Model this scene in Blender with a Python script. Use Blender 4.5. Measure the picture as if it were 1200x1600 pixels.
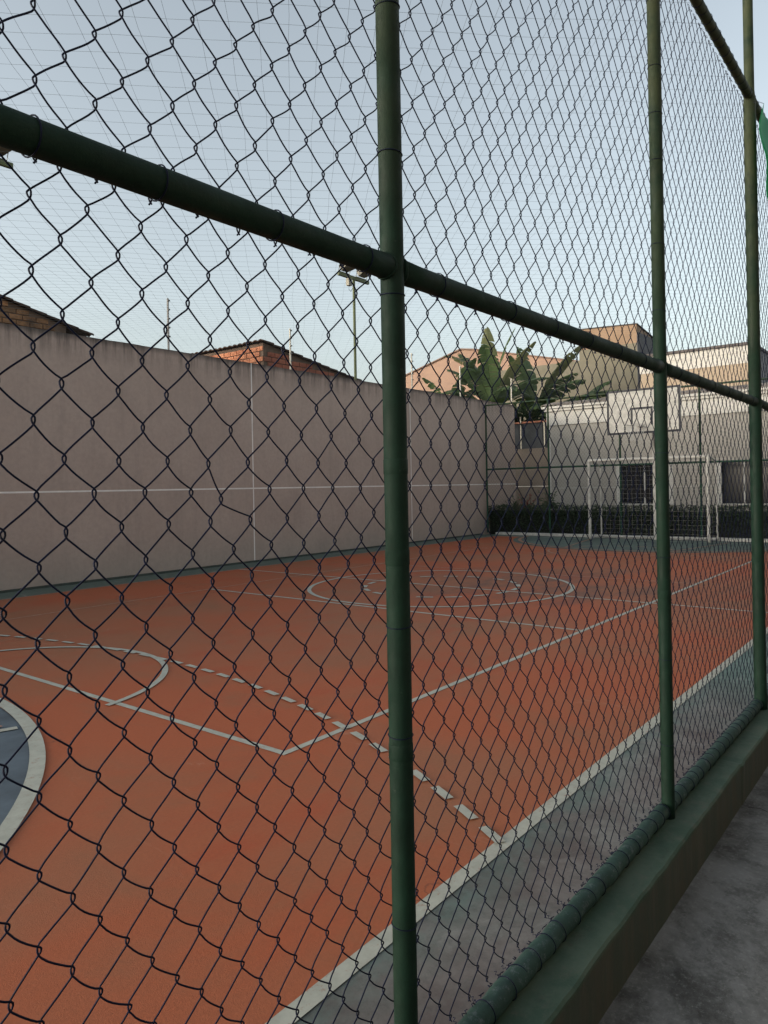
import bpy, math, random
import numpy as np
from mathutils import Vector, noise as mn
random.seed(7); rng = np.random.default_rng(7)
R = math.radians
for o in list(bpy.data.objects): bpy.data.objects.remove(o)
C = bpy.context.scene.collection
S = bpy.context.scene

# ------------------------------------------------------------------ camera, sky, sun, exposure
cam_d = bpy.data.cameras.new('camera'); cam = bpy.data.objects.new('camera', cam_d); C.objects.link(cam)
S.camera = cam
YAW, ROLL, HC = 0.6661, R(-1.073), 1.527
cam_d.sensor_fit = 'AUTO'; cam_d.sensor_width = 36.0
cam_d.lens = 1142.16 / 1600 * 36.0
cam_d.shift_y = -38.8 / 1600
cam_d.clip_start = 0.05; cam_d.clip_end = 2000
from mathutils import Matrix
fw = Vector((math.cos(YAW), math.sin(YAW), 0)); rt = Vector((math.sin(YAW), -math.cos(YAW), 0)); up = Vector((0, 0, 1))
cr, sr = math.cos(ROLL), math.sin(ROLL)
rt2 = rt * cr + up * sr; up2 = up * cr - rt * sr
M3 = Matrix((rt2, up2, -fw)).transposed()
cam.matrix_world = Matrix.Translation((0, 0, HC)) @ M3.to_4x4()

SUN_EL, SUN_AZ = R(9), R(146)      # low and hazy, over the left boundary wall (azimuth from +X towards +Y)
w = bpy.data.worlds.new('World'); S.world = w; w.use_nodes = True
nt = w.node_tree; nt.nodes.clear()
sky = nt.nodes.new('ShaderNodeTexSky'); sky.sky_type = 'NISHITA'; sky.sun_disc = False
sky.sun_elevation = SUN_EL; sky.sun_rotation = math.pi / 2 - SUN_AZ
sky.air_density = 1.0; sky.dust_density = 3.0; sky.ozone_density = 1.0; sky.altitude = 0
hs = nt.nodes.new('ShaderNodeHueSaturation'); hs.inputs['Saturation'].default_value = 0.42
bg = nt.nodes.new('ShaderNodeBackground'); bg.inputs['Strength'].default_value = 0.15
out = nt.nodes.new('ShaderNodeOutputWorld')
nt.links.new(sky.outputs[0], hs.inputs['Color']); tint = nt.nodes.new('ShaderNodeMix'); tint.data_type = 'RGBA'; tint.blend_type = 'MULTIPLY'; tint.inputs[0].default_value = 1; tint.inputs[7].default_value = (.98, 1.015, 1.01, 1)
nt.links.new(hs.outputs[0], tint.inputs[6]); nt.links.new(tint.outputs[2], bg.inputs['Color']); nt.links.new(bg.outputs[0], out.inputs[0])
sl = bpy.data.lights.new('sun', 'SUN'); sl.energy = 0.5; sl.angle = R(25); sl.color = (1.0, 0.86, 0.72)
so = bpy.data.objects.new('sun', sl); C.objects.link(so)
sd = Vector((math.cos(SUN_EL) * math.cos(SUN_AZ), math.cos(SUN_EL) * math.sin(SUN_AZ), math.sin(SUN_EL)))
so.rotation_euler = sd.to_track_quat('Z', 'Y').to_euler()
S.view_settings.view_transform = 'Standard'; S.view_settings.look = 'None'
S.view_settings.gamma = 1.0; S.view_settings.use_curve_mapping = False
S.view_settings.exposure = 1.28
try:
    S.cycles.max_bounces = 6
except Exception: pass

# ------------------------------------------------------------------ helpers
class MB:
    """collects vertices and faces, builds ONE mesh object"""
    def __init__(s): s.V = []; s.F = []; s.n = 0
    def add(s, V, F):
        s.V.append(np.asarray(V, float).reshape(-1, 3)); s.F += [tuple(i + s.n for i in f) for f in F]; s.n += len(s.V[-1])
    def addq(s, V, Q):            # quads as array
        s.V.append(V); s.F.append(('Q', Q + s.n)); s.n += len(V)
    def box(s, a, b):
        x0, y0, z0 = a; x1, y1, z1 = b
        s.add([(x0,y0,z0),(x1,y0,z0),(x1,y1,z0),(x0,y1,z0),(x0,y0,z1),(x1,y0,z1),(x1,y1,z1),(x0,y1,z1)],
              [(0,3,2,1),(4,5,6,7),(0,1,5,4),(1,2,6,5),(2,3,7,6),(3,0,4,7)])
    def rect(s, x0, y0, x1, y1, z): s.add([(x0,y0,z),(x1,y0,z),(x1,y1,z),(x0,y1,z)], [(0,1,2,3)])
    def tube(s, P, r, n=8, ref=None, cap=True):
        P = np.asarray(P, float); T = np.gradient(P, axis=0); T /= np.linalg.norm(T, axis=1)[:, None] + 1e-12
        if ref is None:
            m = T.mean(0); ref = np.array([0, 0, 1.0]) if abs(m[2]) < 0.8 * np.linalg.norm(m) + 1e-9 else np.array([1.0, 0, 0])
        ref = np.asarray(ref, float)
        A = np.cross(T, ref); A /= np.linalg.norm(A, axis=1)[:, None] + 1e-12
        B = np.cross(T, A)
        r = np.broadcast_to(np.asarray(r, float), (len(P),))
        th = np.arange(n) * 2 * math.pi / n
        V = P[:, None, :] + r[:, None, None] * (A[:, None, :] * np.cos(th)[None, :, None] + B[:, None, :] * np.sin(th)[None, :, None])
        V = V.reshape(-1, 3); N = len(P)
        i = np.arange(N - 1)[:, None] * n; j = np.arange(n)[None, :]; j2 = (j + 1) % n
        Q = np.stack([i + j, i + n + j, i + n + j2, i + j2], -1).reshape(-1, 4)
        s.addq(V, Q)
        if cap and n >= 3:
            base = s.n - len(V)
            s.F.append(tuple(base + k for k in range(n))); s.F.append(tuple(base + (N - 1) * n + k for k in reversed(range(n))))
    def build(s, name, mat=None, parent=None, smooth=False, loc=None):
        me = bpy.data.meshes.new(name)
        V = np.concatenate(s.V)
        loops = []; starts = []; tot = 0
        for f in s.F:
            if len(f) == 2 and isinstance(f[0], str):
                Q = f[1]; loops.append(Q.reshape(-1)); starts.append(tot + 4 * np.arange(len(Q))); tot += 4 * len(Q)
            else:
                loops.append(np.array(f)); starts.append(np.array([tot])); tot += len(f)
        L = np.concatenate(loops).astype(np.int32); St = np.concatenate(starts).astype(np.int32)
        me.vertices.add(len(V)); me.vertices.foreach_set('co', V.astype(np.float32).ravel())
        me.loops.add(len(L)); me.loops.foreach_set('vertex_index', L)
        me.polygons.add(len(St)); me.polygons.foreach_set('loop_start', St)
        me.update(calc_edges=True); me.validate()
        me.polygons.foreach_set('use_smooth', np.full(len(me.polygons), bool(smooth)))
        if mat: me.materials.append(mat)
        o = bpy.data.objects.new(name, me); C.objects.link(o)
        if parent: o.parent = parent
        if loc is not None: o.location = loc
        return o
def tag(o, label=None, cat=None, group=None, kind=None):
    if label: o['label'] = label
    if cat: o['category'] = cat
    if group: o['group'] = group
    if kind: o['kind'] = kind
    return o
def thing(name, label, cat, loc=(0, 0, 0), group=None):
    o = bpy.data.objects.new(name, None); C.objects.link(o); o.location = loc; o.empty_display_size = .2
    o.matrix_world = Matrix.Translation(loc)
    return tag(o, label, cat, group)
def inst(src, parent, M):
    c = bpy.data.objects.new(src.name.split('.')[0], src.data); C.objects.link(c); c.parent = parent; c.matrix_local = M; return c
def bevel(o, wd, seg=2):
    m = o.modifiers.new('bevel', 'BEVEL'); m.width = wd; m.segments = seg; m.limit_method = 'ANGLE'; return o
def copy_tree(o, loc, parent=None):
    c = o.copy(); C.objects.link(c); c.parent = parent
    if loc is not None: c.location = loc
    for ch in o.children:
        copy_tree(ch, None, c)
    return c

# ------------------------------------------------------------------ materials
class NT:
    def __init__(s, name):
        s.m = bpy.data.materials.new(name); s.m.use_nodes = True; s.t = s.m.node_tree; s.t.nodes.clear()
        s.o = s.t.nodes.new('ShaderNodeOutputMaterial'); s.b = s.t.nodes.new('ShaderNodeBsdfPrincipled')
        s.t.links.new(s.b.outputs[0], s.o.inputs[0]); s.c = s.t.nodes.new('ShaderNodeTexCoord')
        s.obj = s.c.outputs['Object']; s.hgt = None
    def map(s, sc=(1, 1, 1), src=None):
        n = s.t.nodes.new('ShaderNodeMapping'); n.inputs['Scale'].default_value = sc
        s.t.links.new(src or s.obj, n.inputs[0]); return n.outputs[0]
    def noise(s, scale, detail=4, rough=.6, vec=None, dist=0):
        n = s.t.nodes.new('ShaderNodeTexNoise'); n.inputs['Scale'].default_value = scale; n.inputs['Detail'].default_value = detail
        n.inputs['Roughness'].default_value = rough; n.inputs['Distortion'].default_value = dist
        s.t.links.new(vec or s.obj, n.inputs['Vector']); return n.outputs['Fac']
    def ramp(s, f, stops):
        n = s.t.nodes.new('ShaderNodeValToRGB'); e = n.color_ramp.elements
        while len(e) < len(stops): e.new(.5)
        for k, (p, c) in enumerate(stops):
            e[k].position = p; e[k].color = (c, c, c, 1) if not hasattr(c, '__len__') else (*c, 1)
        s.t.links.new(f, n.inputs[0]); return n.outputs[0]
    def mix(s, f, a, b, mode='MIX'):
        n = s.t.nodes.new('ShaderNodeMix'); n.data_type = 'RGBA'; n.blend_type = mode; n.clamp_factor = True
        for sock, v in ((n.inputs[0], f), (n.inputs[6], a), (n.inputs[7], b)):
            if hasattr(v, 'is_linked') or hasattr(v, 'links'): s.t.links.new(v, sock)
            elif hasattr(v, '__len__'): sock.default_value = (*v, 1)
            else: sock.default_value = v
        return n.outputs[2]
    def math(s, op, a, b=0.0):
        n = s.t.nodes.new('ShaderNodeMath'); n.operation = op; n.use_clamp = False
        for sock, v in ((n.inputs[0], a), (n.inputs[1], b)):
            if hasattr(v, 'links'): s.t.links.new(v, sock)
            else: sock.default_value = v
        return n.outputs[0]
    def z(s, k='Z', src=None):
        n = s.t.nodes.new('ShaderNodeSeparateXYZ'); s.t.links.new(src or s.obj, n.inputs[0]); return n.outputs[k]
    def rng(s, f, a, b, c=0, d=1):
        n = s.t.nodes.new('ShaderNodeMapRange'); s.t.links.new(f, n.inputs[0])
        for i, v in enumerate((a, b, c, d)): n.inputs[i + 1].default_value = v
        return n.outputs[0]
    def bump(s, f, strength=.3, dist=.01):
        n = s.t.nodes.new('ShaderNodeBump'); n.inputs['Strength'].default_value = strength; n.inputs['Distance'].default_value = dist
        s.t.links.new(f, n.inputs['Height']); s.t.links.new(n.outputs[0], s.b.inputs['Normal'])
    def fin(s, col, rough=.7, metal=0, spec=.4):
        if hasattr(col, 'links'): s.t.links.new(col, s.b.inputs['Base Color'])
        else: s.b.inputs['Base Color'].default_value = (*col, 1)
        if hasattr(rough, 'links'): s.t.links.new(rough, s.b.inputs['Roughness'])
        else: s.b.inputs['Roughness'].default_value = rough
        s.b.inputs['Metallic'].default_value = metal; s.b.inputs['Specular IOR Level'].default_value = spec
        return s.m
def simple(name, col, rough=.7, var=.25, scale=6, metal=0, bump=0, spec=.4):
    n = NT(name); f = n.noise(scale, 5, .65)
    c = n.mix(n.rng(f, .3, .7), [v * (1 - var) for v in col], [min(1, v * (1 + var)) for v in col])
    if bump: n.bump(n.noise(scale * 12, 4), bump, .004)
    return n.fin(c, rough, metal, spec)

def m_court():
    n = NT('orange_court_paint')
    base = n.mix(n.rng(n.noise(.35, 4, .6, dist=.4), .42, .60), (.37, .098, .042), (.30, .115, .06))
    base = n.mix(n.rng(n.noise(1.3, 6, .7, vec=n.map((1, .55, 1)), dist=.6), .5, .68, 0, .5), base, (.235, .115, .062))
    base = n.mix(n.rng(n.noise(.8, 5, .65, vec=n.map((.8, 1.6, 1))), .54, .68, 0, .6), base, (.37, .075, .032))
    # foot-worn grey smudges round the middle circle
    d = n.t.nodes.new('ShaderNodeVectorMath'); d.operation = 'DISTANCE'; n.t.links.new(n.map((1, 1, 0)), d.inputs[0]); d.inputs[1].default_value = (10.2, 4.9, 0)
    near = n.rng(d.outputs['Value'], .6, 3.4, 1, 0)
    sm = n.math('MULTIPLY', near, n.rng(n.noise(1.1, 6, .7, dist=.8, vec=n.map((.7, 1.5, 1))), .42, .62))
    base = n.mix(n.math('MULTIPLY', sm, .75), base, (.115, .075, .062))
    base = n.mix(n.rng(n.noise(60, 3, .7), .35, .75, 0, .22), base, (.11, .05, .03))
    st = n.rng(n.noise(4, 8, .8, vec=n.map((3.5, .35, 1))), .64, .72, 0, .28)
    base = n.mix(st, base, (.10, .055, .04))
    def scuff(vec, sc, th):
        v = n.t.nodes.new('ShaderNodeTexVoronoi'); v.feature = 'DISTANCE_TO_EDGE'; v.inputs['Scale'].default_value = sc
        dm = n.t.nodes.new('ShaderNodeVectorMath'); dm.operation = 'ADD'; nz = n.t.nodes.new('ShaderNodeTexNoise'); nz.inputs['Scale'].default_value = 3; nz.inputs['Detail'].default_value = 6
        n.t.links.new(vec, nz.inputs['Vector']); n.t.links.new(vec, dm.inputs[0]); n.t.links.new(nz.outputs['Color'], dm.inputs[1]); n.t.links.new(dm.outputs[0], v.inputs['Vector'])
        return n.rng(v.outputs['Distance'], 0, th, 1, 0)
    cr_ = n.math('MULTIPLY', scuff(n.obj, .33, .004), n.rng(n.noise(.5, 3), .5, .62))
    base = n.mix(n.math('MULTIPLY', cr_, .6), base, (.06, .035, .028))
    sw = n.math('MULTIPLY', scuff(n.map((1, .25, 1)), 1.3, .012), n.rng(n.noise(1.7, 4, .7), .56, .66))
    base = n.mix(n.math('MULTIPLY', sw, .35), base, (.42, .24, .17))
    base = n.mix(n.rng(n.noise(110, 4, .85), .62, .72, 0, .35), base, (.48, .28, .2))
    n.bump(n.noise(160, 4, .8), .5, .004)
    return n.fin(base, .78, 0, .25)
def m_line(name, col, thr=.62):
    n = NT(name)
    c = n.mix(n.rng(n.noise(9, 6, .75), .4, .75), col, [v * .72 for v in col])
    c = n.mix(n.rng(n.noise(22, 7, .85), thr - .06, thr + .06, 0, .8), c, (.26, .10, .06))
    n.bump(n.noise(220, 3, .7), .2, .002)
    return n.fin(c, .75, 0, .25)
def m_apron():
    n = NT('worn_green_painted_concrete')
    conc = n.mix(n.rng(n.noise(1.6, 6, .7), .42, .58), (.105, .085, .08), (.17, .155, .147))
    x = n.z('X')
    far = n.rng(x, 5.0, 6.2)
    wear = n.rng(n.noise(1.1, 6, .7, dist=.5), .5, .62)
    green = n.mix(n.rng(n.noise(3, 5, .7), .42, .6), (.085, .135, .12), (.12, .18, .165))
    wy = n.rng(n.math('ABSOLUTE', n.math('SUBTRACT', n.z('Y'), 1.52)), .06, .22, .75, 0)
    f = n.math('MAXIMUM', far, n.math('MULTIPLY', wear, .25))
    f = n.math('MAXIMUM', f, n.math('MULTIPLY', wy, n.rng(n.noise(4, 5, .7), .3, .6)))
    f = n.math('MAXIMUM', f, n.rng(n.z('Y'), 3, 4))
    green = n.mix(n.rng(n.z('Y'), 3, 4), green, (.085, .115, .095))
    c = n.mix(f, conc, green)
    c = n.mix(n.rng(n.noise(13, 9, .85), .5, .64, 0, .55), c, (.06, .06, .058))
    c = n.mix(n.rng(n.noise(2.2, 7, .8, dist=1.0), .55, .66, 0, .4), c, (.26, .26, .25))
    n.bump(n.noise(90, 5, .7), .35, .004)
    return n.fin(c, .7, 0, .35)
def m_walk():
    n = NT('stained_concrete_walkway')
    c = n.mix(n.rng(n.noise(1.2, 7, .72, dist=.4), .43, .58), (.055, .053, .048), (.19, .19, .185))
    c = n.mix(n.rng(n.noise(5, 7, .8), .5, .62, 0, .6), c, (.038, .036, .032))
    c = n.mix(n.rng(n.noise(45, 5, .8), .53, .66, 0, .5), c, (.30, .30, .29))
    n.bump(n.noise(70, 6, .75), .5, .006)
    return n.fin(c, .68, 0, .35)
def m_curb():
    n = NT('green_painted_kerb')
    g = n.mix(n.rng(n.noise(3, 7, .75), .42, .58), (.042, .078, .054), (.074, .108, .078))
    g = n.mix(n.rng(n.noise(9, 8, .85), .52, .62, 0, .6), g, (.10, .105, .08))
    g = n.mix(n.rng(n.noise(5, 8, .85, vec=n.map((1, 2, 1))), .55, .66, 0, .6), g, (.03, .04, .03))
    side = n.mix(n.rng(n.noise(3, 6, .8, vec=n.map((2.5, 1, .6))), .44, .56), (.050, .062, .048), (.064, .064, .048))
    side = n.mix(n.rng(n.noise(7, 6, .8, vec=n.map((3, 1, .4))), .5, .7, 0, .6), side, (.10, .10, .075))
    f = n.rng(n.z('Z'), -.012, .004)
    c = n.mix(f, side, g)
    n.bump(n.noise(60, 6, .75), .4, .005)
    return n.fin(c, .75, 0, .3)
def m_wall():
    n = NT('pinkish_grey_render')
    c = n.mix(n.rng(n.noise(.7, 6, .7), .35, .7), (.43, .335, .285), (.485, .385, .33))
    c = n.mix(n.rng(n.noise(14, 5, .7), .4, .75, 0, .3), c, (.26, .21, .19))
    z = n.z('Z')
    streak = n.noise(2.2, 7, .75, vec=n.map((3.2, 1, .22)))
    top = n.math('MULTIPLY', n.rng(z, 3.72, 4.22), n.rng(streak, .42, .62))
    c = n.mix(n.math('MULTIPLY', top, .85), c, (.05, .045, .042))
    rim = n.math('MULTIPLY', n.rng(z, 4.08, 4.2), .75)
    c = n.mix(rim, c, (.05, .045, .042))
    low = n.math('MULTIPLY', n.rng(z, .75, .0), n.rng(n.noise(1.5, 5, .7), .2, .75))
    c = n.mix(n.math('MULTIPLY', low, .35), c, (.20, .21, .17))  # green light bounced off the floor, tinted faintly into the lower wall
    v = n.t.nodes.new('ShaderNodeTexVoronoi'); v.inputs['Scale'].default_value = .9; v.inputs['Randomness'].default_value = 1
    n.t.links.new(n.map((1, 0, 1)), v.inputs['Vector'])
    ball = n.math('MULTIPLY', n.rng(v.outputs['Distance'], .10, .13, 1, 0), n.rng(n.noise(6, 6, .8), .45, .6))
    sepc = n.t.nodes.new('ShaderNodeSeparateColor'); n.t.links.new(v.outputs['Color'], sepc.inputs[0])
    ball = n.math('MULTIPLY', ball, n.rng(sepc.outputs[0], .55, .6)); ball = n.math('MULTIPLY', ball, n.rng(z, 2.8, 2.2))
    c = n.mix(n.math('MULTIPLY', ball, .3), c, (.16, .12, .10))
    c = n.mix(n.rng(n.noise(1.1, 7, .8, vec=n.map((2.5, 1, .3))), .5, .68, 0, .22), c, (.22, .19, .165))
    n.bump(n.noise(70, 5, .8), .6, .008)
    return n.fin(c, .9, 0, .15)
def m_pipe(name='green_pipe_paint', col=(.0045, .021, .0125), blot=.35):
    n = NT(name)
    c = n.mix(n.rng(n.noise(7, 6, .75), .35, .7), [v * .75 for v in col], [v * 1.25 for v in col])
    old = n.rng(n.z('Z'), 2.0, 3.6, 0, .75)
    c = n.mix(n.math('MULTIPLY', old, n.rng(n.noise(5, 5, .7), .25, .6)), c, (.055, .062, .028))
    c = n.mix(n.rng(n.noise(26, 7, .85), .62 - .08 * (blot > .5), .72 - .06 * (blot > .5), 0, blot), c, (.10, .12, .11) if blot < .5 else (.15, .17, .19))
    c = n.mix(n.rng(n.noise(34, 8, .9, dist=.5), .66, .72, 0, .7), c, (.075, .035, .018))
    n.bump(n.noise(38, 6, .8), .45, .004)
    return n.fin(c, n.rng(n.noise(9, 4), .3, .7, .55, .8), 0, .22)
def m_brick(name, a, b, dark, amt):
    n = NT(name)
    oi = n.t.nodes.new('ShaderNodeObjectInfo')
    c = n.mix(oi.outputs['Random'], a, b)
    c = n.mix(n.rng(n.noise(4, 6, .8, vec=n.c.outputs['Object']), .45, .7, 0, .5), c, [v * .6 for v in a])
    gp = n.t.nodes.new('ShaderNodeNewGeometry')
    c = n.mix(n.math('MULTIPLY', n.rng(n.noise(1.1, 6, .75, vec=gp.outputs['Position']), .42, .62), amt), c, dark)
    n.bump(n.noise(40, 4, .8), .5, .01)
    return n.fin(c, .9, 0, .15)
def m_facade(name, a, b, sc=1.5):
    n = NT(name)
    c = n.mix(n.rng(n.noise(sc, 6, .7), .35, .7), a, b)
    c = n.mix(n.rng(n.noise(2.5, 6, .8, vec=n.map((3, 3, .35))), .56, .78, 0, .35), c, [v * .6 for v in a])
    n.bump(n.noise(40, 4, .8), .3, .006)
    return n.fin(c, .85, 0, .2)
def m_leaf(name, a, b, trans=.25):
    n = NT(name); oi = n.t.nodes.new('ShaderNodeObjectInfo')
    gp = n.t.nodes.new('ShaderNodeNewGeometry')
    c = n.mix(n.rng(n.noise(2.5, 5, .7, vec=gp.outputs['Position']), .3, .7), a, b)
    c = n.mix(n.math('MULTIPLY', oi.outputs['Random'], .5), c, [v * .6 for v in a])
    n.fin(c, .5, 0, .4)
    tr = n.t.nodes.new('ShaderNodeBsdfTranslucent'); n.t.links.new(c, tr.inputs[0])
    mx = n.t.nodes.new('ShaderNodeMixShader'); mx.inputs[0].default_value = trans
    n.t.links.new(n.b.outputs[0], mx.inputs[1]); n.t.links.new(tr.outputs[0], mx.inputs[2]); n.t.links.new(mx.outputs[0], n.o.inputs[0])
    return n.m
COURT = m_court(); LINE = m_line('worn_white_line_paint', (.40, .41, .36)); LINE_FAINT = m_line('faded_white_line_paint', (.40, .25, .18), .5)
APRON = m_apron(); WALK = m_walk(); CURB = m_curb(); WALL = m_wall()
PIPE = m_pipe(); PIPE_B = m_pipe('base_rail_paint', (.028, .060, .050), .6); PIPE_FAR = m_pipe('far_pipe_paint', (.020, .060, .038))
BLUE = simple('slate_blue_court_paint', (.075, .10, .125), .75, .35, 2.2, bump=.2)
FARGREEN = simple('dark_green_court_paint', (.075, .105, .09), .75, .3, 2, bump=.2)
WIRE = simple('dark_green_coated_wire', (.004, .007, .024), .55, .4, 30, spec=.15)
WIRE_FAR = simple('dull_green_wire', (.03, .05, .045), .6, .2, 20)
NETM = simple('grey_nylon_cord', (.10, .12, .13), .8, .1, 10)
JOINT = simple('pale_joint_filler', (.82, .78, .74), .8, .1, 6)
WHITE = simple('chalky_white_paint', (.62, .60, .55), .6, .15, 7)
METWHITE = simple('white_enamel', (.47, .455, .42), .55, .25, 9)
DARK = simple('black_board_paint', (.02, .022, .03), .5, .2, 9)
GREYMETAL = simple('grey_lamp_metal', (.16, .15, .12), .5, .3, 12, metal=.2)

GLASS = NT('dark_window_glass').fin((.012, .014, .018), .12, 0, .6)
# ------------------------------------------------------------------ ground and court
g = MB(); g.rect(-300, -300, 500, 500, -.45)
tag(g.build('ground', simple('bare_earth', (.12, .10, .07), .95, .3, .3)), kind='structure')
b = MB()
nx, ny = 60, 16
xs = np.linspace(-8, 24, nx); ys = np.linspace(-8, .935, ny)
b.box((-8, -8, -.4), (24, .935, -.2))
tag(b.build('walkway', WALK), kind='structure')
b = MB()
# kerb with slightly uneven arrises: cross-section swept along X
sec = [(.93, -.3), (.93, .006), (.938, .014), (1.10, .014), (1.108, .006), (1.108, -.3)]
K = 900; V = []; F = []
for i in range(K):
    x = -8 + 28.0 * i / (K - 1)
    for (y, z) in sec:
        j = mn.noise(Vector((x * 1.7, y * 9, z * 9))) * .004 + mn.noise(Vector((x * 9, y * 9, 5))) * .004 - .012 * max(0, mn.noise(Vector((x * 6, 3, 8))) - .42) * 4
        V.append((x, y + (j if z > -.2 and y < 1 else 0), z + (j * .4 if z > 0 and y < 1 else 0)))
for i in range(K - 1):
    for k in range(len(sec) - 1):
        a = i * len(sec) + k; F.append((a, a + len(sec), a + len(sec) + 1, a + 1))
b.add(V, F)
tag(b.build('kerb', CURB, smooth=False), kind='structure')
b = MB(); b.box((-8, 1.108, -.4), (19.74, 11.70, 0)); b.box((19.74, .95, -.4), (26.5, 12.4, -.02))
court = tag(b.build('court_slab', APRON), kind='structure')
b = MB(); b.rect(-1.0, 1.53, 19.3, 10.93, .0018)
court_s = tag(b.build('court_surface', COURT), kind='structure')
ZL = .45
def ring(mb, cx, cy, r0, r1, a0, a1, z, n=96):
    for k in range(n):
        t0 = a0 + (a1 - a0) * k / n; t1 = a0 + (a1 - a0) * (k + 1) / n
        mb.add([(cx + r0 * math.cos(t0), cy + r0 * math.sin(t0), z), (cx + r1 * math.cos(t0), cy + r1 * math.sin(t0), z),
                (cx + r1 * math.cos(t1), cy + r1 * math.sin(t1), z), (cx + r0 * math.cos(t1), cy + r0 * math.sin(t1), z)], [(0, 1, 2, 3)])
def disc(mb, cx, cy, r, a0, a1, z, n=64):
    P = [(cx, cy, z)] + [(cx + r * math.cos(a0 + (a1 - a0) * k / n), cy + r * math.sin(a0 + (a1 - a0) * k / n), z) for k in range(n + 1)]
    mb.add(P, [(0, k, k + 1) for k in range(1, n + 1)])
XM = 9.3
def mir(x): return 2 * XM - x
def line(fn, z, mat=LINE):
    m = MB(); fn(m); return m.build('court_line', mat, court_s)
def xl(y, x0, x1, wd, z, mat=LINE): line(lambda m: m.rect(x0, y - wd / 2, x1, y + wd / 2, z), z, mat)
def yl(x, y0, y1, wd, z, mat=LINE): line(lambda m: m.rect(x - wd / 2, y0, x + wd / 2, y1, z), z, mat)
xl(1.545, -1.0, 19.3, .066, ZL*.008); xl(10.90, -1.0, 19.3, .035, ZL*.008, LINE_FAINT)
yl(19.27, 1.59, 10.88, .05, ZL*.008)
xl(3.08, 2.915, 15.7, .048, ZL*.010); xl(9.12, 2.91, 15.7, .045, ZL*.010, LINE_FAINT)
yl(2.94, 3.056, 9.14, .048, ZL*.012); yl(15.68, 3.05, 9.14, .055, ZL*.012, LINE_FAINT)
yl(7.2, 3.11, 9.09, .05, ZL*.012); yl(11.4, 3.11, 9.09, .05, ZL*.012, LINE_FAINT)
yl(9.3, 1.59, 10.88, .05, ZL*.014, LINE)
line(lambda m: ring(m, 9.3, 6.27, 1.95, 2.01, 0, 2 * math.pi, ZL*.016, 128), 0)
def dashed(cx, cy, r0, r1, a0, a1, z, dash, gap, mat=LINE):
    m = MB(); L = abs(a1 - a0) * (r0 + r1) / 2; k = int(L / (dash + gap)); s = 1 if a1 > a0 else -1
    for i in range(k):
        t = a0 + s * i * (dash + gap) / ((r0 + r1) / 2); ring(m, cx, cy, r0, r1, t, t + s * dash / ((r0 + r1) / 2), z, 2)
    return m.build('court_line', mat, court_s)
dashed(9.3, 6.24, 1.13, 1.20, 0, 2 * math.pi, ZL*.018, .24, .16)
for sx in (0, 1):
    f = (lambda x: x) if sx == 0 else mir
    cx = f(2.63); c2 = f(-4.17); c3 = f(-1.31); mt = LINE if sx == 0 else LINE_FAINT
    off = 0 if sx == 0 else math.pi
    # free-throw circle: solid front half, dashed back half
    line(lambda m: ring(m, cx, 6.14, 1.335, 1.385, off - 1.40, off + 1.45, ZL*.020, 60), 0, mt)
    dashed(cx, 6.14, 1.33, 1.39, off + 1.5, off + 2 * math.pi - 1.5, ZL*.020, .30, .16, mt)
    # dashed nine metre arc
    lim = 0.556 if sx == 0 else .60
    dashed(c2, 5.84, 8.10, 8.148, off + (-lim if sx == 0 else lim), off + (lim if sx == 0 else -lim), ZL*.022, .155, .085, mt)
    line(lambda m: ring(m, f(-1.31), 5.9 if sx == 0 else 6.2, 3.735, 3.82, off - 1.45, off + 1.45, ZL*.024, 90), 0, mt)
# blue zone fills up to the arc
b = MB()
disc(b, -1.31, 5.9, 3.74, -1.45, 1.45, ZL*.006, 90)
b.build('goal_area', BLUE, court_s)['label'] = 'slate blue goal area inside the broad curved line'
b = MB(); disc(b, 19.9, 6.2, 3.95, 1.72, 4.56, ZL*.006, 90)
b.build('goal_area', FARGREEN, court_s)['label'] = 'dark green goal area in front of the far goal'
for y in (4.95,):
    xl(y, -.9, 2.2, .03, ZL*.026, LINE_FAINT)
for y in (7.4, 4.9):
    line(lambda m: m.add([(16.4, y, ZL*.026), (16.4, y + .04, ZL*.026), (19.2, y + (.5 if y > 6 else -.5) + .04, ZL*.026), (19.2, y + (.5 if y > 6 else -.5), ZL*.026)], [(0, 1, 2, 3)]), 0, LINE_FAINT)
# a crack across the walkway
b = MB(); P = [(4.2 + .02 * math.sin(k * 1.7) + .015 * rng.normal(), .9 - .055 * k, -.1985) for k in range(60)]
V = []; F = []
for k, p in enumerate(P): V += [(p[0] - .003, p[1], p[2]), (p[0] + .003, p[1], p[2])]
F = [(2 * k, 2 * k + 1, 2 * k + 3, 2 * k + 2) for k in range(len(P) - 1)]
b.add(V, F); tag(b.build('crack', simple('dirt_in_crack', (.02, .018, .016), .95)), kind='structure')

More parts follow.
